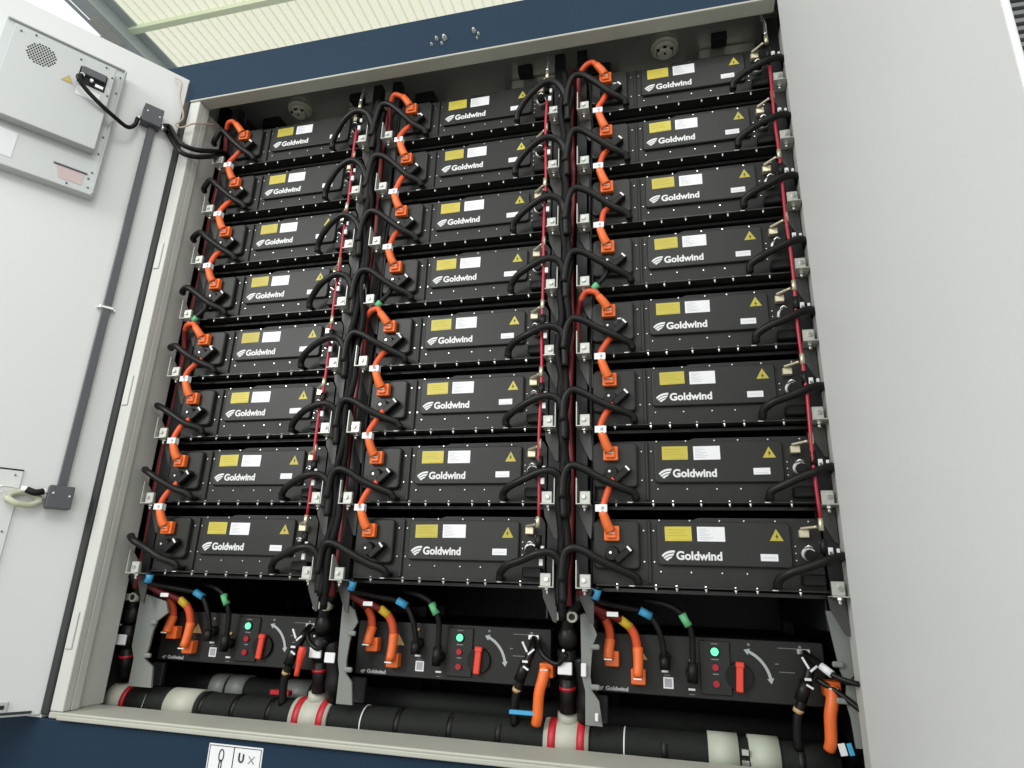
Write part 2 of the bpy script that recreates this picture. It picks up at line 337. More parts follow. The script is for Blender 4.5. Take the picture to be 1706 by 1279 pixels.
MB('pink').prism([(0.285, 1.262), (0.36, 1.262), (0.375, 1.312), (0.283, 1.312)], 0.0505, 0.0512).build('faded_sticker', eb)
MB('conduit').box(0.275, 0.0505, 1.314, 0.385, 0.055, 1.319).build('sticker_edge', eb)
for s_, z_, o_ in ((.255, 1.80, .0505), (.255, 1.72, .0505), (.255, 1.62, .0505), (.258, 1.50, .0505), (.258, 1.42, .0505), (.262, 1.33, .0505), (.268, 1.30, .0505), (.262, 1.262, .0505), (.33, 1.25, .0505),
                   (.59, 1.775, .0955), (.545, 1.785, .0955), (.31, 1.785, .0955), (.395, 1.77, .0955), (.283, 1.75, .0955), (.283, 1.66, .0955), (.285, 1.60, .0955)):
    MB('conduit').cyl((s_, o_, z_), (s_, o_ + 0.003, z_), 0.0036, n=8).build('screw', eb)
def jbox(s0, s1, z0, z1, label):
    e = on_door('junction_box', label, 'junction box', 'junction boxes on the left door')
    MB('conduit').box(s0, 0.001, z0, s1, 0.05, z1, 0.003, 2).build('housing', e)
    for s_, z_ in ((s0 + .012, z0 + .045), (s1 - .014, z0 + .052)): MB('paper').cyl((s_, 0.05, z_), (s_, 0.0525, z_), 0.0035, n=10).build('screw', e)
    return e
e = jbox(0.074, 0.148, 1.655, 1.742, 'dark grey junction box at the upper end of the door conduit')
for off in (.015, .035): MB('steel').cyl((0.072, off, 1.70 - off), (0.058, off, 1.698 - off), 0.009, n=12).build('cable_gland', e)
MB('steel').cyl((0.149, 0.03, 1.67), (0.165, 0.03, 1.668), 0.009, n=12).build('cable_gland', e)
e = jbox(0.064, 0.139, 0.037, 0.116, 'dark grey junction box at the lower end of the door conduit')
MB('clearw').cyl((0.140, 0.03, 0.093), (0.155, 0.03, 0.093), 0.010, n=12).build('cable_gland', e)
e = on_door('conduit', 'straight dark grey conduit running down the open left door', 'conduit')
MB('conduit').box(0.088, 0.001, 0.117, 0.116, 0.026, 1.654, 0.002).build('duct', e)
MB('steel').box(0.078, 0.001, 0.805, 0.126, 0.029, 0.815, 0.001).build('clamp', e)
for s_ in (.074, .130): MB('steel').cyl((s_, 0.0, 0.81), (s_, 0.012, 0.81), 0.004, n=8).build('screw', e)
# cables of the door
tag(MB('rubber').tube([(ld(.378, .115, 1.69)), ld(.388, .135, 1.66), ld(.355, .125, 1.63), ld(.30, .115, 1.60), ld(.24, .09, 1.585), ld(.19, .06, 1.585), ld(.165, .035, 1.625), ld(.160, .03, 1.666)], 0.0085, 10).build('cable'),
    'black cable curving from the equipment box to the upper junction box', 'cable')
for k, nm in enumerate(('upper', 'lower')):
    dz = -.035 * k
    tag(MB('rubber').tube([ld(.06, .02 + k * .02, 1.688 - k * .025), (-.445, -.19, 1.70 + dz), (-.395, -.195, 1.635 + dz), (-.345, -.195, 1.585 + dz * 1.1), (-.312, -.155, 1.585 + dz), (-.293, -.09, 1.625 + dz * .8), (-.295, -.02, 1.67 + dz * .6), (-.30, .05, 1.68)], 0.0105, 10).build('cable'),
        'thick black cable dropping from the upper junction box into the bay, %s of two' % nm, 'cable', 'cables from the door into the bay')
tag(MB('tan').tube([ld(.06, .012, 1.955), ld(.035, .03, 1.93), ld(.03, .03, 1.86), ld(.0, .04, 1.76), (-0.425, -0.18, 1.715), (-0.385, -0.185, 1.69), (-0.342, -0.165, 1.72), (-0.338, -0.06, 1.80)], 0.0035, 8).build('earth_wire'), 'thin tan earth wire hanging from the top corner of the left door', 'wire')
e = on_door('cable_hook', 'white curled hook and short black cable beside the lower junction box', 'cable')
MB('clearw').tube([(0.225, .02, .096), (0.25, .025, .098), (0.272, .03, .095), (0.276, .03, .083), (0.262, .03, .074)], 0.004, 8).build('hook', e)
MB('clearw').cyl((0.185, 0.03, .092), (0.215, 0.025, .096), 0.010, n=12).build('sleeve', e)
MB('rubber').tube([(0.152, .03, .092), (0.175, .035, .085), (0.20, .03, .093)], 0.0115, 10).build('lead', e)
tag(MB('ygtie').tube([(ld(.15, .02, .06)), ld(.18, .03, .042), ld(.22, .035, .045), ld(.245, .02, .065), ld(.215, .015, .085), ld(.175, .015, .08), ld(.15, .02, .06)], 0.011, 8).build('coiled_hose'), 'small translucent yellow-green coil beside the lower junction box', 'hose')

# ------------------------------------------------------------------ battery packs
def emblem(x0, z0, w, h, y, mname='logo'):
    b = MB(mname)
    def arc(a, c, bul, n=8):
        a = Vector(a); c = Vector(c); m = (a + c) / 2 + Vector((-(c - a).y, (c - a).x)) * bul
        return [((1 - t) ** 2 * a + 2 * t * (1 - t) * m + t * t * c) for t in [i / n for i in range(n + 1)]]
    st = [((0.0, .50), (1.0, 1.0), .30, (0.10, .36), (.97, .80), .26), ((.13, .31), (.94, .72), .22, (.22, .18), (.86, .52), .20), ((.25, .13), (.82, .44), .16, (.42, .0), (.70, .27), .12)]
    for (a, c, bu, a2, c2, bu2) in st:
        P = arc(a, c, bu) + arc(a2, c2, bu2)[::-1]
        b.prism([(x0 + p.x * w, z0 + p.y * h) for p in P], y, y - 0.0005)
    return b
pk = empty('battery_pack', (0, 0, 0), 'x', 'battery pack', 'battery packs stacked in the rack')
b = MB('case')
# front flange plate with a stepped top edge
b.prism([(-.262, -.152), (.402, -.152), (.402, .030), (.390, .050), (.06, .050), (.045, .044), (-.245, .044), (-.262, .028)], 0.012, 0.03)
b.box(-.255, 0.031, -.150, .396, 1.05, .042)
b.build('case', pk)
MB('rail').box(-.250, -0.012, -.1575, .405, 0.03, -.1525, 0.001).build('bottom_lip', pk)
MB('case').box(-.093, 0.004, -.148, -.083, 0.0119, .040, 0.002).build('rib', pk)
cv = MB('cover').rrect(-.064, -.093, .319, .036, .012, 0.0119, 0.0, 0.004).build('cover_panel', pk)
tb = MB('cover').rrect(-.258, -.108, -.116, .038, .016, 0.0119, -0.006, 0.006).build('terminal_cover', pk)
MB('yellow').box(-.0395, -.0006, -.0215, .0395, -.0001, .0215).build('yellow_label', cv)
q = MB('ydots')
for k, w_ in enumerate((.055, .048, .060)): q.box(-.033, -.0009, .0125 - k * .0085, -.033 + w_, -.0007, .0133 - k * .0085)
for k in range(6): q.box(-.012 + k * .009, -.0009, -.0185, -.008 + k * .009, -.0007, -.0165)
q.build('label_print', cv)
MB('paper').box(.057, -.0006, -.0215, .137, -.0001, .0215).build('rating_label', cv)
q = MB('ink')
for k, w_ in enumerate((.022, .03, .018, .034, .026, .04, .03)): q.box(.0615, -.0009, .0155 - k * .005, .0615 + w_, -.0007, .0165 - k * .005)
q.build('label_print', cv)
MB('paper').box(.231, -.0006, -.073, .279, -.0001, -.053).build('serial_label', cv)
q = MB('ink').box(.236, -.0009, -.0645, .272, -.0007, -.0637).build('label_print', cv)
MB('yellow').prism([(.261, -.0165), (.299, -.0165), (.28, .0175)], -.0001, -.0006).build('warning_sign', cv)
MB('black').prism([(.2815, .006), (.2755, -.005), (.2795, -.005), (.278, -.0135), (.2845, -.002), (.2805, -.002)], -.0007, -.001).build('lightning_mark', cv)
emblem(-.052, -.0795, .040, .031, -.0001).build('emblem', cv)
me, w = text_mesh('Goldwind', .034, 'logo', 0.0012)
for v_ in me.vertices: v_.co.x = v_.co.x * (.132 / w)
lg = bpy.data.objects.new('wordmark', me); COL.objects.link(lg); lg.parent = cv; lg.location = (-.0085, -.0005, -.0745)
for x in (-.185, -.135, -.056, .035, .122, .192, .280, .371): hexscrew('screw', pk, x, .012, .036 if x < -.1 else .0415, .0027)
for x in (-.056, .033, .121, .191): hexscrew('screw', pk, x, .012, -.111, .0027)
for x in (-.104, -.074):
    for z in (.010, -.083): hexscrew('screw', pk, x, .012, z, .0027)
for z in (-.03, -.05, -.07, -.09): hexscrew('screw', pk, .329, .012, z, .0022)
for x in (-.186, -.071, -.011, .072, .155, .214, .329):
    MB('steel').cyl((x, -.004, -.1525), (x, -.004, -.1495), .0042, .0036, 6).cyl((x, -.004, -.1576), (x, -.004, -.168), .0028, n=8).cyl((x, -.004, -.1577), (x, -.004, -.161), .0048, n=6).build('flange_bolt', pk)
for x in (-.142, .262): MB('paper').box(x - .008, -.0125, -.1565, x + .008, -.0121, -.1535).build('edge_tag', pk)
# lower terminal and locking lever on the terminal cover
t_ = MB('rubber').cyl((-.20, -.006, -.062), (-.20, -.030, -.062), .024, .020, 16).build('terminal', pk)
MB('steel').cyl((-.203, -.0305, -.060), (-.203, -.034, -.060), .0042, n=8).build('terminal_screw', t_)
lv = MB('rubber').box(-.030, -.035, -.011, .032, -.0062, .011, .003, mx=Matrix.Translation((-.165, 0, -.066)) @ Matrix.Rotation(radians(-42), 4, 'Y')).build('plug', pk)
MB('paper').box(-.004, -.037, -.0095, .002, -.0352, .0085, mx=Matrix.Translation((-.146, 0, -.047)) @ Matrix.Rotation(radians(-42), 4, 'Y')).build('plug_tag', lv)
# sensor and suppression ports at the right
MB('brass').box(.340, -.010, -.006, .368, .0119, .017, .002).build('nozzle_block', pk)
MB('brass').tube([(.345, -.012, .019), (.36, -.025, .020), (.382, -.045, .021)], .0045, 8).build('nozzle_arm', pk)
pt = MB('steel').cyl((.360, .0119, -.052), (.360, -.012, -.052), .019, n=18).build('port', pk)
MB('rubber').cyl((.362, -.0121, -.055), (.362, -.034, -.058), .0155, n=16).build('port_plug', pt)
MB('steel').tube([(.350, -.020, -.036), (.360, -.026, -.031), (.370, -.024, -.036)], .003, 6).build('port_clip', pt)
MB('rubber').box(.335, -.020, -.140, .398, .0119, -.108, .004).build('hose_manifold', pk)
# fluid spigots
MB('rubber').cyl((.266, -.024, -.150), (.267, -.026, -.134), .0122, n=14).cyl((.266, .0119, -.143), (.266, -.024, -.143), .008, n=12).build('spigot', pk)
MB('rubber').cyl((-.122, -.024, -.150), (-.124, -.026, -.134), .0122, n=14).cyl((-.122, .0119, -.143), (-.122, -.024, -.143), .008, n=12).build('spigot', pk)
snapshot()
for c in range(3):
    for r in range(8):
        o = pk if (c, r) == (0, 0) else copy_tree(pk)
        o.location = (c * PX + random.uniform(-.0015, .0015), 0, (7 - r) * PZ + random.uniform(-.0008, .0008))
        for ch in o.children_recursive:
            if ch.name.split('.')[0] in ('yellow_label', 'rating_label', 'serial_label', 'warning_sign'):
                a_ = random.uniform(-.012, .012); ch.rotation_euler.y += a_; ch.location.x += random.uniform(-.0012, .0012); ch.location.z += random.uniform(-.0012, .0012)
            if ch.name.split('.')[0] == 'plug': ch.location.z += random.uniform(-.002, .002)
        o['label'] = 'black battery pack with yellow label, %s in the %s column' % (rowtxt(r), CN[c])

# ------------------------------------------------------------------ series cables (orange) on each pack
def J(P, amt=.0045, ends=1):
    return [tuple(v + (random.uniform(-amt, amt) if 0 < i < len(P) - ends else 0) for v in p) for i, p in enumerate(P)]
JIT = [0]
def series(kind):
    e = empty('series_cable', (0, 0, 0), 'x', 'cable', 'orange cables linking the packs')
    pg = MB('orange').box(-.224, -.028, -.025, -.177, -.0065, .021, .004, 2).box(-.216, -.036, -.018, -.186, -.0281, .012, .003)
    e_ = pg.build('plug', e)
    if kind == 0:
        MB('orange').tube([(-.203, -.034, .004), (-.212, -.041, .022), (-.222, -.046, .050), (-.226, -.046, .060)], .0165, 12, 4, lambda t: 1.0 - .22 * t).build('elbow_boot', e)
        MB('orangec').tube(J([(-.225, -.045, .055), (-.225, -.045, .085), (-.212, -.040, .125), (-.196, -.030, .152), (-.190, -.018, .172)]), .0102, 10).build('lead', e)
        MB('paper').box(-.247, -.057, .060, -.210, -.054, .082, .0005).box(-.236, -.0575, .058, -.213, -.033, .083, .001).build('cable_tag', e)
        MB('ink').box(-.228, -.0585, .067, -.220, -.0577, .075).build('tag_print', e)
    else:
        MB('orange').tube([(-.203, -.034, .004), (-.214, -.042, .022), (-.232, -.047, .045)], .0165, 12, 4, lambda t: 1.0 - .2 * t).build('elbow_boot', e)
        MB('orangec').tube(J([(-.230, -.047, .040), (-.246, -.048, .058), (-.272, -.044, .062), (-.296, -.028, .044)]), .0105, 10).build('lead', e)
        MB('redc').tube([(-.294, -.03, .046), (-.308, -.01, .015), (-.312, .004, -.03), (-.312, .01, -.12)], .0103, 10).build('shadowed_lead', e)  # same orange lead going back; its shadow is put into the dark red
        MB('clearw').box(-.172, -.020, -.034, -.158, -.012, -.029, .001, mx=Matrix.Identity(4)).build('clip', e)
    MB('clearw').box(-.211, -.0385, -.004, -.191, -.0365, .000).build('latch', e)
    return e
for c in range(3):
    for r in range(8):
        k = 1 if r in (0, 4) else 0
        JIT[0] = 1; o = series(k)
        o.location = (c * PX, 0, (7 - r) * PZ)
        o['label'] = ('orange looped cable plugged into the %s column pack, %s' if k else 'orange link cable with white tag, %s column pack, %s') % (CN[c], rowtxt(r))
for c in range(3):
    e = empty('jumper_cable', (c * PX, 0, 3 * PZ), 'black jumper cable with green tape below the fourth pack of the %s column' % CN[c], 'cable', 'black jumper cables with green tape')
    MB('rubber').tube([(-.195, -.03, .17 - .25 + .25), (-.212, -.042, .12), (-.245, -.045, .082), (-.27, -.03, .06)], .0095, 10).build('lead', e)
    MB('green').cyl((-.236, -.045, .092), (-.252, -.043, .075), .0115, n=12).build('tape', e)

# ------------------------------------------------------------------ coolant hoses
def hose(side, lift, end, clip):
    e = empty('coolant_hose', (0, 0, 0), 'x', 'hose', 'black coolant hoses branching to the packs')
    if side == 'R' and c == 2:
        P = [(.266, -.024, -.146), (.270, -.034, -.126), (.300, -.050, -.108), (.345, -.058, -.092), (.395, -.060, -.072), (.432, -.045, -.058), (.452, -.005, -.058), (.456, .06, -.07)]
    elif side == 'R':
        P = [(.266, -.024, -.146), (.270, -.032, -.128 + lift * .3), (.298, -.052, -.109 + lift * .9), (.345, -.070, -.088 + lift * 1.5), (.395, -.078, -.070 + lift * 1.6), (.437, -.074, -.068 + lift)] + end
    else:
        P = [(-.122, -.024, -.146), (-.132, -.032, -.128), (-.180, -.048, -.110 + lift * .3), (-.235, -.062, -.084 + lift), (-.285, -.068, -.056 + lift * 1.3)] + end
    MB('rubber').tube([P[0]] + J(P[1:], .0025), .0122, 12).build('tube', e)
    if c == 2 and side == 'R': MB('paper').box(.424, -.056, -.050, .432, -.050, -.038, .001).build('clip', e)
    if clip: MB('paper').box(clip[0] - .006, clip[1] - .004, clip[2] - .010, clip[0] + .006, clip[1] + .004, clip[2] + .010, .001).build('clip', e)
    return e
for c in range(3):
    hi = (.036, .034, .028, .018, .010, .004, 0, 0) if c == 0 else ((.028, .020, .012, .006, 0, 0, 0, 0) if c == 1 else (0,) * 8)
    for r in range(8):
        if c < 2: end = [(.463, -.066, -.092 + hi[r] * .4), (.472, -.060, -.14), (.474, -.058, -.21)]
        else: end = []
        e = hose('R', hi[r] * .9, end, (.405, -.060, -.095) if c < 2 else (.408, -.056, -.046))
        e.location = (c * PX, 0, (7 - r) * PZ); e['label'] = 'black coolant hose at right end of the %s column pack, %s' % (CN[c], rowtxt(r))
        l2 = (.034 if c == 2 else .042) * max(0, (5 - r)) / 5
        if c == 0: end = [(-.325, -.055, -.038), (-.345, -.030, -.034)]
        else: end = [(-.322, -.070, -.050 + l2), (-.342, -.068, -.078), (-.350, -.066, -.15)]
        e = hose('L', l2, end, None)
        e.location = (c * PX, 0, (7 - r) * PZ); e['label'] = 'black coolant hose at left end of the %s column pack, %s' % (CN[c], rowtxt(r))
# vertical hose trunks between the columns
for g in range(2):
    bx = 0.492 if g == 0 else 1.287
    for k in range(3):
        ph = g * 1.3 + k * 2.1; P = []
        z = 1.78 - 0.02 * k
        while z > -0.27:
            w_ = (0.007 * sin(z * 25.13 + ph * 1.7) + 0.006 * sin(z * 7 + k) + (k - 1) * 0.009) * min(1, (z + 0.45) * 2)
            if g == 0: w_ += 0.008 * sin(z * 3.0)
            P.append((bx + w_, -0.048 + 0.008 * cos(z * 12.56 + ph) + (0.012 if k == 1 else 0), z)); z -= 0.0625
        tag(MB('trunk').tube(P, 0.0125, 10, 4).build('hose_trunk'), 'long black vertical hose between the %s columns, %s of its bundle' % (('left and middle', 'middle and right')[g], ('leftmost', 'middle', 'rightmost')[k]), 'hose', 'vertical hose bundles between the columns')

# ------------------------------------------------------------------ racks, brackets
for c in range(3):
    e = empty('battery_rack', (c * PX, 0, -0.86), 'black steel rack carrying the %s column of packs' % CN[c], 'rack', 'steel racks of the three columns')
    for (x0, x1) in ((-.318, -.278), (.408, .448)):
        MB('dark').box(x0, .010, .655, x1, .05, 2.80, .002).build('post', e)
        MB('dark').box(x0, 1.0, .02, x1, 1.04, 2.80).build('post', e)
    for r in range(9):
        zz = (7 - r) * PZ - .169 + .86
        if r == 8: continue
        MB('rail').box(-.276, .034, zz - .004, .406, .05, zz + .006).build('shelf_rail', e)
    for sx in (-.277, .3995): MB('dark').box(sx, .06, .60, sx + .006, 1.0, 2.78).build('side_sheet', e)
def bracket(sg):
    """sg=+1: bracket right of a pack, tall cheek on the outer (right) side"""
    e = empty('mounting_bracket', (0, 0, 0), 'x', 'bracket', 'galvanised brackets on the rack posts')
    MB('galv').box(-.022, -.062, -.002, .022, .008, .0015, .0006).build('base_plate', e)
    xo = .0222 * sg
    b_ = MB('galv'); mx = Matrix.Translation((xo, 0, 0)) @ Matrix.Rotation(pi / 2, 4, 'Z')
    b_.prism([(-.062, -.002), (.008, -.002), (.006, .022), (-.050, .080), (-.062, .080)], -.0014, .0014, mx=mx); b_.build('cheek_plate', e)
    MB('galv').box(-.020 if sg > 0 else -.013, -.052, .0016, .013 if sg > 0 else .020, -.040, .040, .0015).build('clamp_block', e)
    MB('steel').cyl((0, -.0525, .022), (0, -.059, .022), .0085, .0065, 6).build('bolt', e)
    MB('steel').cyl((0, -.034, -.0021), (0, -.034, -.009), .0088, n=6).cyl((0, -.034, -.009), (0, -.034, -.021), .005, n=8).build('bolt', e)
    # dark steel gusset of the post, below the bracket
    MB('gusset').prism([(-.023, -.004), (.023, -.004), (.023, -.104), (.012, -.100), (-.020, -.032)], .001, .007).build('gusset', e)
    return e
BK = [bracket(-1), bracket(1)]; used = [0, 0]; snapshot()
for c in range(3):
    for r in range(8):
        for k, x in ((0, -.283), (1, .421)):
            o = BK[k] if not used[k] else copy_tree(BK[k]); used[k] = 1
            o.location = (c * PX + x, 0, (7 - r) * PZ - .166)
            o['label'] = 'galvanised bracket at %s foot of the %s column pack, %s' % (('left', 'right')[k], CN[c], rowtxt(r))

# ------------------------------------------------------------------ red suppression tubes, dark red risers
for c in range(3):
    e = empty('suppression_tube', (c * PX + .391, -.052, 0), 'thin red vertical tube with silver fittings at the right of the %s column' % CN[c], 'pipe', 'red fire suppression tubes')
    P = [(.002 * sin(i * 1.9 + c), .004 * cos(i * 1.3), .045 + i * .125 * .99) for i in range(14)]
    MB('red').tube(P, .0052, 8, 3).build('tube', e)
    for r in range(8):
        z = (7 - r) * PZ + .022
        MB('brass').cyl((0, 0, z - .012), (0, 0, z + .022), .0072, n=10).build('fitting', e)
        if r: pass
        MB('rubber').cyl((.002, .004, z - .075), (.002, .004, z - .035), .011, n=10).build('coupling', e)
        MB('paper').box(.012, -.008, z - .085, .022, -.002, z - .068, .001).build('clip', e)
    MB('steel').tube([(0, 0, 1.80), (.002, .01, 1.86), (-.004, .03, 1.93), (.0, .06, 2.02)], .0065, 8).build('feed_hose', e)
    tag(MB('redc').tube([(c * PX - .338 + .006 * sin(i * 1.7 + c), .034, 1.86 - i * .16) for i in range(14)], .0115, 10, 3).build('riser_cable'),
        'dark red vertical power cable behind the left brackets of the %s column' % CN[c], 'cable', 'dark red riser cables')
    tag(MB('rubber').tube([(c * PX - .262 - .006 * sin(i * 1.3 + c), .004, 1.80 - i * .14) for i in range(14)], .006, 8, 3).build('sensor_cable'),
        'thin black vertical cable along the left edge of the %s column' % CN[c], 'cable', 'thin black sensor cables')

# ------------------------------------------------------------------ smoke detectors
for i, (x, y, lb) in enumerate(((-.065, .157, 'round cream smoke detector on the ceiling over the left column'), (1.67, .152, 'round cream smoke detector on the ceiling over the right column'))):
    e = empty('smoke_detector', (x, y, 2.029), lb, 'smoke detector', 'smoke detectors on the ceiling')
    MB('detector').cyl((0, 0, 0), (0, 0, -.016), .058, .056, 28).build('base', e)
    MB('detector').cyl((0, 0, -.0165), (0, 0, -.030), .050, .044, 28).cyl((0, 0, -.0305), (0, 0, -.046), .036, .026, 28).build('dome', e)
    for k in range(3):
        a = -pi / 2 + (k - 1) * 0.9; MB('hole').box(cos(a) * .034 - .007, sin(a) * .034 - .003, -.041, cos(a) * .034 + .007, sin(a) * .034 + .003, -.032).build('smoke_slot', e)
    MB('hole').cyl((.0, -.01, -.0461), (.0, -.01, -.050), .0045, n=8).build('indicator', e)

# ------------------------------------------------------------------ control boxes below the packs
def ctrl():
    e = empty('control_box', (0, 0, 0), 'x', 'control box', 'black control boxes below the packs')
    MB('case').rrect(-.290, -.472, .400, -.298, .006, .19, .153, .003).build('front_panel', e)
    MB('dark').box(-.275, .191, -.468, .39, 1.0, -.302).build('housing', e)
    MB('cover').box(.045, .146, -.458, .135, .1528, -.306, .002).build('indicator_panel', e)
    MB('dark').cyl((.09, .1458, -.337), (.09, .141, -.337), .0155, .015, 24).build('bezel', e); MB('lamp').cyl((.09, .1458, -.337), (.09, .138, -.337), .0125, .011, 20).build('green_lamp', e)
    for (a0, b0, a1, b1) in ((.079, -.3605, .101, -.3575), (.082, -.402, .098, -.3985), (.08, -.316, .10, -.3135)): MB('hgrey').box(a0, .1452, b0, a1, .1456, b1).build('caption', e)
    for z in (-.381, -.427): MB('button').cyl((.09, .1458, z), (.09, .139, z), .0105, .0095, 18).build('red_button', e)
    k = MB('rubber').cyl((.158, .1528, -.404), (.158, .142, -.404), .041, .039, 28).build('rotary_switch', e)
    MB('knob').box(-.0105, .128, -.041, .0105, .1418, .041, .003, mx=Matrix.Translation((.158, 0, -.404)) @ Matrix.Rotation(radians(4), 4, 'Y')).box(-.0125, .126, .026, .0125, .1418, .043, .003, mx=Matrix.Translation((.158, 0, -.404)) @ Matrix.Rotation(radians(4), 4, 'Y')).build('handle', k)
    # curved double arrow
    cx, cz, R_ = .150, -.422, .098; pts = []
    for i in range(13):
        t = radians(66 - i * 4.6); pts.append((cx + (R_ + .0042) * cos(t), cz + (R_ + .0042) * sin(t)))
    for i in range(12, -1, -1):
        t = radians(66 - i * 4.6); pts.append((cx + (R_ - .0042) * cos(t), cz + (R_ - .0042) * sin(t)))
    a = MB('arrow').prism(pts, .1528, .1523)
    for t, s_ in ((66, 1), (10.8, -1)):
        t0 = radians(t); t1 = radians(t + s_ * 9)
        a.prism([(cx + (R_ + .010) * cos(t0), cz + (R_ + .010) * sin(t0)), (cx + (R_ - .010) * cos(t0), cz + (R_ - .010) * sin(t0)), (cx + R_ * cos(t1), cz + R_ * sin(t1))], .1522, .1518)
    a.build('arrow_mark', e)
    for (a0, b0, a1, b1) in ((.272, -.3185, .325, -.3165), (.272, -.385, .315, -.383), (.262, -.364, .272, -.361), (-.062, -.413, -.045, -.411), (.010, -.463, .026, -.461)): MB('hgrey').box(a0, .1524, b0, a1, .1527, b1).build('caption', e)
    for x in (.19, .335): MB('hgrey').cyl((x + .0, .1528, -.312), (x, .150, -.312), .0045, n=8).build('screw', e)
    MB('steel').box(.325, .140, -.332, .362, .1528, -.315, .002).build('connector_row', e)
    MB('paper').box(-.066, .1522, -.450, -.036, .1527, -.418).build('square_label', e)
    MB('ink').box(-.062, .1517, -.446, -.040, .1521, -.422).build('label_print', e)
    for x, z in ((-.060, -.402), (.018, -.448)): MB('paper').box(x - .010, .150, z - .003, x + .010, .1527, z + .003, .0006).build('socket_label', e)
    MB('ocher').cyl((-.062, .1526, -.318), (-.062, .146, -.318), .004, n=8).build('indicator', e); MB('ocher').cyl((.018, .1526, -.366), (.018, .146, -.366), .0048, n=8).build('indicator', e)
    em = emblem(-.268, -.468, .019, .012, .1526, 'arrow').build('emblem', e)
    m2, w2 = text_mesh('Goldwind', .016, 'arrow', .0007)
    for v_ in m2.vertices: v_.co.x *= .070 / w2
    l2 = bpy.data.objects.new('wordmark', m2); COL.objects.link(l2); l2.parent = e; l2.location = (-.243, .1524, -.4655)
    MB('ocher').prism([(-.155, -.372), (-.112, -.372), (-.1335, -.338)], .1526, .1522).build('warning_sign', e)
    MB('dark').box(-.29, .13, -.56, -.235, .15, -.48, .003).build('foot', e)
    for x in (-.22, -.14):
        MB('orange').box(x - .022, .120, (-.395 if x < -.2 else -.442), x + .022, .1525, (-.350 if x < -.2 else -.397), .004, 2).build('socket', e)
    for x, z in ((-.058, -.362), (.020, -.400)): MB('rubber').cyl((x, .1528, z), (x, .125, z), .019, .016, 14).build('socket', e)
    return e
cb = ctrl(); snapshot()
for c in range(3):
    o = cb if c == 0 else copy_tree(cb)
    o.location = (c * PX, 0, 0); o['label'] = 'black control box with green lamp and red switch under the %s column' % CN[c]
for c in range(3):
    X = c * PX
    def cab(name, label, cat='cable', grp='cables plugged into the control boxes'):
        return empty(name, (X, 0, 0), label % CN[c], cat, grp)
    e = cab('power_cable', 'orange plug and dark red lead at the left end of the %s control box')
    MB('redc').tube([(-.305, .005, -.170), (-.292, .02, -.195), (-.262, .06, -.225), (-.237, .10, -.255)], .0125, 12).build('lead', e)
    MB('orangec').tube([(-.238, .098, -.252), (-.226, .112, -.285), (-.224, .122, -.325)], .0135, 12).build('sleeve', e)
    MB('orange').tube([(-.224, .122, -.315), (-.228, .115, -.345), (-.229, .108, -.372)], .0165, 12).build('boot', e)
    MB('clearw').box(-.241, .0915, -.374, -.217, .094, -.370).build('latch', e)
    MB('paper').box(-.225, .035, -.246, -.190, .038, -.232, .001).build('cable_tag', e)
    e = cab('power_cable', 'orange cable with yellow tape entering the %s control box')
    MB('redc').tube([(-.30, .03, -.185), (-.262, .05, -.222), (-.215, .08, -.243), (-.182, .10, -.259)], .0115, 12).build('lead', e)
    MB('ytape').cyl((-.190, .098, -.254), (-.160, .106, -.276), .0135, n=14).build('tape', e)
    MB('orangec').tube([(-.162, .106, -.274), (-.147, .112, -.300), (-.139, .118, -.340)], .0135, 12).build('sleeve', e)
    MB('orange').tube([(-.139, .118, -.335), (-.138, .112, -.375), (-.140, .104, -.418)], .0165, 12, 4, lambda t: 1 - .1 * t).build('boot', e)
    MB('clearw').box(-.152, .088, -.424, -.128, .0905, -.420).build('latch', e)
    e = cab('signal_cable', 'black cable with blue tape going into the %s control box')
    MB('rubber').tube([(-.245, -.01, -.16), (-.258, .0, -.195), (-.21, .06, -.212), (-.13, .10, -.226), (-.095, .105, -.245), (-.072, .11, -.285), (-.062, .12, -.330), (-.058, .128, -.375)], .0095, 10).build('lead', e)
    MB('cyan').cyl((-.129, .10, -.2255), (-.094, .105, -.243), .0125, n=14).build('tape', e)
    MB('cyan').cyl((-.248, -.006, -.168), (-.257, -.002, -.196), .0135, n=14).build('tape', e)
    MB('rubber').cyl((-.060, .125, -.355), (-.058, .120, -.395), .0155, n=14).build('boot', e)
    e = cab('signal_cable', 'black cable with green tape going into the %s control box')
    MB('rubber').tube([(-.12, .13, -.195), (-.05, .10, -.205), (-.005, .098, -.228), (.018, .10, -.262), (.026, .11, -.31), (.022, .12, -.40)], .0095, 10).build('lead', e)
    MB('green').cyl((-.002, .098, -.231), (.017, .10, -.265), .0125, n=14).build('tape', e)
    MB('rubber').cyl((.024, .115, -.37), (.020, .118, -.425), .0155, n=14).build('boot', e)
    # right-hand side
    dz = {0: .045, 1: 0, 2: 0}[c]
    if c: e = cab('power_plug', 'orange power plug hanging at the right end of the %s control box', 'plug')
    if c: MB('orange').box(.378, .075, -.435, .422, .135, -.393, .004, 2).build('plug', e)
    if c: MB('orange').tube([(.398, .072, -.405), (.392, .060, -.440), (.382, .058, -.480 + dz), (.378, .062, -.540 + dz), (.372, .07, -.565 + dz)], .0175, 12, 4, lambda t: 1.0 - .12 * t).build('boot', e)
    if c: MB('clearw').box(.386, .052, -.412, .408, .055, -.408).build('latch', e)
    e = cab('signal_plug', 'black plug with white ties at the right end of the %s control box', 'plug')
    MB('rubber').tube([(.345, .140, -.330), (.350, .095, -.355), (.332, .085, -.405), (.315, .085, -.455), (.300, .09, -.505), (.298, .10, -.58)], .0135, 12).build('lead', e)
    MB('rubber').cyl((.334, .082, -.395), (.312, .082, -.450), .0175, n=12).build('boot', e)
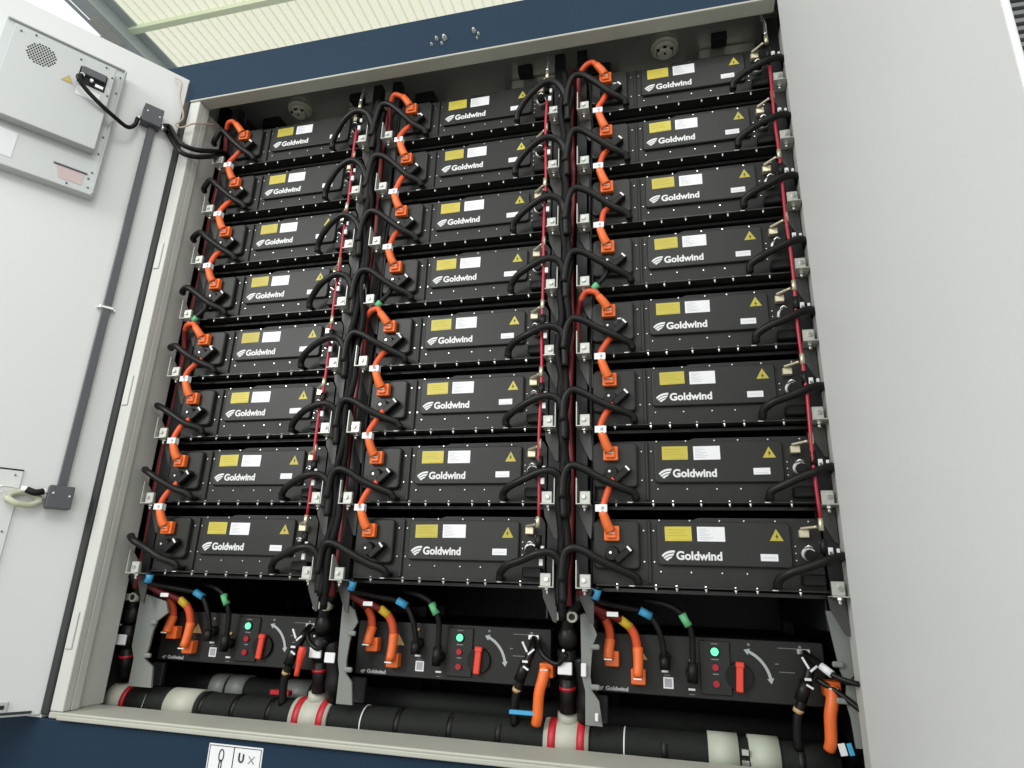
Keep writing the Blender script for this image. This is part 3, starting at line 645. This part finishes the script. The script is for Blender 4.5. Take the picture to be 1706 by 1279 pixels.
    MB('ocher').cyl((.308, .086, -.470), (.304, .088, -.480), .0150, n=12).build('ring', e)
    MB('paper').box(-.003, .06, -.012, .003, .066, .022, .001, mx=Matrix.Translation((.335, 0, -.352)) @ Matrix.Rotation(radians(-28), 4, 'Y')).build('cable_tie', e)
    MB('paper').box(-.003, .06, -.006, .003, .066, .020, .001, mx=Matrix.Translation((.348, 0, -.366)) @ Matrix.Rotation(radians(50), 4, 'Y')).build('cable_tie', e)
    MB('paper').box(.326, .06, -.394, .344, .064, -.387, .001).build('cable_tie', e)
    MB('paper').box(-.010, .058, -.003, .010, .064, .003, .001, mx=Matrix.Translation((.338, 0, -.409)) @ Matrix.Rotation(radians(30), 4, 'Y')).build('cable_tie', e)
    MB('rubber').tube([(.36, .13, -.335), (.375, .08, -.35), (.40, .06, -.375), (.44, .05, -.39), (.47, .04, -.36)], .008, 10).build('side_lead', e)
e = empty('tied_cable', (2 * PX, 0, 0), 'thin black cable with white wrap crossing the right jamb post', 'cable')
MB('rubber').tube([(.34, .10, -.325), (.362, .03, -.345), (.395, .0, -.372), (.44, -.02, -.385), (.48, -.02, -.385)], .0075, 10).build('lead', e)
MB('paper').cyl((.366, .025, -.350), (.388, .004, -.368), .0105, n=10).build('wrap', e)
MB('rubber').tube([(.36, .08, -.39), (.41, .05, -.42), (.46, .02, -.46)], .008, 10).build('lead', e)

# ------------------------------------------------------------------ grey cast plates and coolant pipework at the bottom
for c in range(3):
    X = c * PX
    wd = .055 if c == 0 else (.0 if c == 1 else -.012)
    lx = 0 if c == 0 else .014
    o = MB('plate').prism([(-.322 + lx, -.245), (-.300 + lx * .5, -.240), (-.262 + wd, -.262), (-.245 + wd, -.300), (-.262 + wd * .6, -.330), (-.268 + wd * .5, -.365), (-.272 + wd * .5, -.42), (-.268 + wd * .3, -.46), (-.245 + wd * .6, -.485), (-.235 + wd * .6, -.552), (-.300 + lx * .5, -.552), (-.300 + lx * .5, -.46), (-.318 + lx, -.42)], .05, .058)
    e = empty('cast_plate', (X, 0, 0), 'pale grey scalloped steel plate at the left of the %s control box' % CN[c], 'plate', 'grey plates beside the control boxes')
    pl = o.build('plate', e)
    for z in (-.335, -.447): MB('plate').box(-.272 + wd * .4, .036, z - .008, -.243 + wd * .4, .049, z + .008, .005, 2).build('lug', e)
e = empty('cast_plate', (2 * PX, 0, 0), 'pale grey scalloped steel plate at the far right of the bay', 'plate', 'grey plates beside the control boxes')
MB('plate').prism([(.398, -.205), (.47, -.205), (.47, -.552), (.436, -.552), (.432, -.48), (.424, -.44), (.430, -.40), (.418, -.36), (.410, -.30)], .05, .058).build('plate', e)
for z in (-.345, -.437): MB('plate').box(.398, .036, z - .008, .428, .049, z + .008, .005, 2).build('lug', e)
PY = .13; PZc = -.617
mp = empty('coolant_pipe', (0.9, PY, PZc), 'thick black insulated pipe running along the bottom of the bay', 'pipe')
def mpo(mb, n, label=None):
    o = mb.build(n, mp); o.location = (-0.9, -PY, -PZc)
    if label: o['label'] = label
mpo(MB('foam').tube([(-.36 + i * .2, PY, PZc + .002 * sin(i * 2.1)) for i in range(13)], .056, 28, 2), 'insulation')
for x_ in (-.02, .11, .25, .72, .90, 1.06, 1.56, 1.93): mpo(MB('rubber').cyl((x_, PY, PZc), (x_ + .019, PY, PZc), .0567, n=32), 'tape_wrap')
def ringc(x0, x1, r, m, n, label=None): mpo(MB(m).cyl((x0, PY, PZc), (x1, PY, PZc), r, r, 32), n, label)
for a, b_ in ((.345, .485), (1.213, 1.350)):
    ringc(a, b_, .064, 'cream', 'collar'); w_ = b_ - a
    ringc(a + w_ * .10, a + w_ * .27, .0655, 'redband', 'red_band'); ringc(a + w_ * .74, a + w_ * .91, .0655, 'redband', 'red_band')
    mpo(MB('cream').cyl((a + w_ / 2 + .0, PY, PZc + .05), (a + w_ / 2, PY, PZc + .085), .036, .034, 20), 'branch_neck')
ringc(-.43, -.345, .060, 'cream', 'end_cap'); ringc(-.345, -.328, .062, 'redband', 'red_band'); 
ringc(-.16, -.005 - .03, .060, 'cream', 'sleeve')
for x0, x1, r in ((1.692, 1.775, .064), (1.803, 1.885, .064)): ringc(x0, x1, r, 'palegreen', 'coupling')
ringc(1.776, 1.802, .052, 'galv', 'clamp_ring')
for k in range(3): mpo(MB('steel').box(1.779 + k * .001, PY - .07, PZc - .035 + k * .028, 1.80, PY - .052, PZc - .02 + k * .028, .001), 'clamp_bolt')
mpo(MB('paper').cyl((.602, PY, PZc), (.606, PY, PZc), .0568, n=32), 'white_stripe'); mpo(MB('paper').cyl((1.452, PY, PZc), (1.456, PY, PZc), .0568, n=32), 'white_stripe')
mpo(MB('paper').prism([(-.262, PZc - .045), (-.255, PZc - .045), (-.235, PZc + .04), (-.243, PZc + .0)], PY - .058, PY - .0595), 'torn_stripe')
# rear return pipe with pale wraps
rp = empty('return_pipe', (0.8, .30, -.56), 'second pipe with pale and red wraps behind the main coolant pipe', 'pipe')
def rpo(mb, n): o = mb.build(n, rp); o.location = (-0.8, -.30, .56)
rpo(MB('foam').tube([(-.38, .30, -.575), (2.05, .30, -.575)], .045, 20), 'insulation')
for x0, x1 in ((-.12, -.055), (-.045, .03), (.20, .30)): rpo(MB('plate').cyl((x0, .30, -.575), (x1, .30, -.575), .052, n=20), 'wrap')
tag(MB('redband').box(.185, .19, -.566, .262, .215, -.550, .002).build('red_strip'), 'short red strip lying on the black pipe in the left of the bay', 'strip')
tag(MB('cyan').box(1.110, .05, -.540, 1.205, .066, -.528, .002).build('blue_strip'), 'short blue tape strip above the pipe left of the middle collar', 'strip')
tag(MB('paper').box(1.405 - .03, .03, -.537, 1.42 - .035, .04, -.515, .002).build('white_tab'), 'small white tab just right of the banded pipe collar', 'tab')
MBw = empty('tie_end', (2.035, .05, -.575), 'white and blue tie lying on the pipe by the right jamb', 'tie')
MB('paper').box(.0, 0, 0, .018, .006, .03, .001, mx=Matrix.Rotation(radians(-12), 4, 'Y')).build('white_tab', MBw)
MB('cyan').box(.022, 0, -.002, .035, .006, .028, .001, mx=Matrix.Rotation(radians(-12), 4, 'Y')).build('blue_tab', MBw)
# branch valves rising to the hose trunks
for i, (vx, two) in enumerate(((-.375, 0), (.428, 1), (1.283, 1))):
    nm = ('left end of the pipe', 'collar between left and middle boxes', 'collar between middle and right boxes')[i]
    e = empty('branch_valve', (vx, .09, -.55), 'black valve and upright hose on the %s' % nm, 'valve', 'black valves on the coolant pipe')
    MB('rubber').cyl((0, .02, .02), (0, .0, .12), .026, .024, 18).build('lower_hose', e)
    MB('button').cyl((0, .006, .085), (0, .004, .095), .0262, n=18).build('colour_ring', e)
    MB('rubber').cyl((0, .0, .12), (0, -.01, .20), .027, .030, 18).ball((0.003, -.01, .235), .033, .95, .85, 1.2).build('valve_body', e)
    MB('rubber').tube([(0, -.01, .25), (.008, -.02, .29), (.03, -.03, .33), (.06 if i else .0, -.05, .38)], .020, 12).build('upper_hose', e)
    MB('paper').box(-.024, -.038, .130, .020, -.030, .166, .002).build('white_label', e)
    MB('steel').cyl((-.005, -.045, .20), (-.005, -.05, .20), .004, n=8).build('bolt', e)
    MB('palegreen').box(-.035, -.035, .285, .012, -.02, .310, .003).build('clamp', e)
    MB('palegreen').cyl((.02, -.045, .298), (.02, -.015, .298), .017, n=18).build('clamp_ring', e); MB('hole').cyl((.02, -.0458, .298), (.02, -.045, .298), .010, n=14).build('clamp_hole', e)
    if two:
        e = empty('bypass_hose', (vx + .068, .07, -.55), 'thick bulging black hose right of the valve on the %s' % nm, 'hose', 'bulging hoses beside the valves')
        MB('rubber').tube([(-.014, .05, .0), (-.006, .03, .04), (-.006, .02, .08), (-.014, .01, .13), (-.024, .005, .18)], .030, 16, 5, lambda t: .85 + .35 * math.exp(-((t - .3) / .2) ** 2)).build('tube', e)
        MB('paper').box(-.024 if i == 1 else -.018, -.034, .120 if i == 1 else .130, .014 if i == 1 else -.002, -.029, .152 if i == 1 else .168, .002).build('white_label', e)
# red lever beside the left valve
tag(MB('knob').tube([(.392, .03, -.385), (.388, .028, -.42), (.380, .03, -.475)], .0125, 12, 4, lambda t: .7 + .4 * math.sin(pi * min(1, t + .25))).build('valve_lever'), 'narrow red lever left of the valve between left and middle boxes', 'lever')
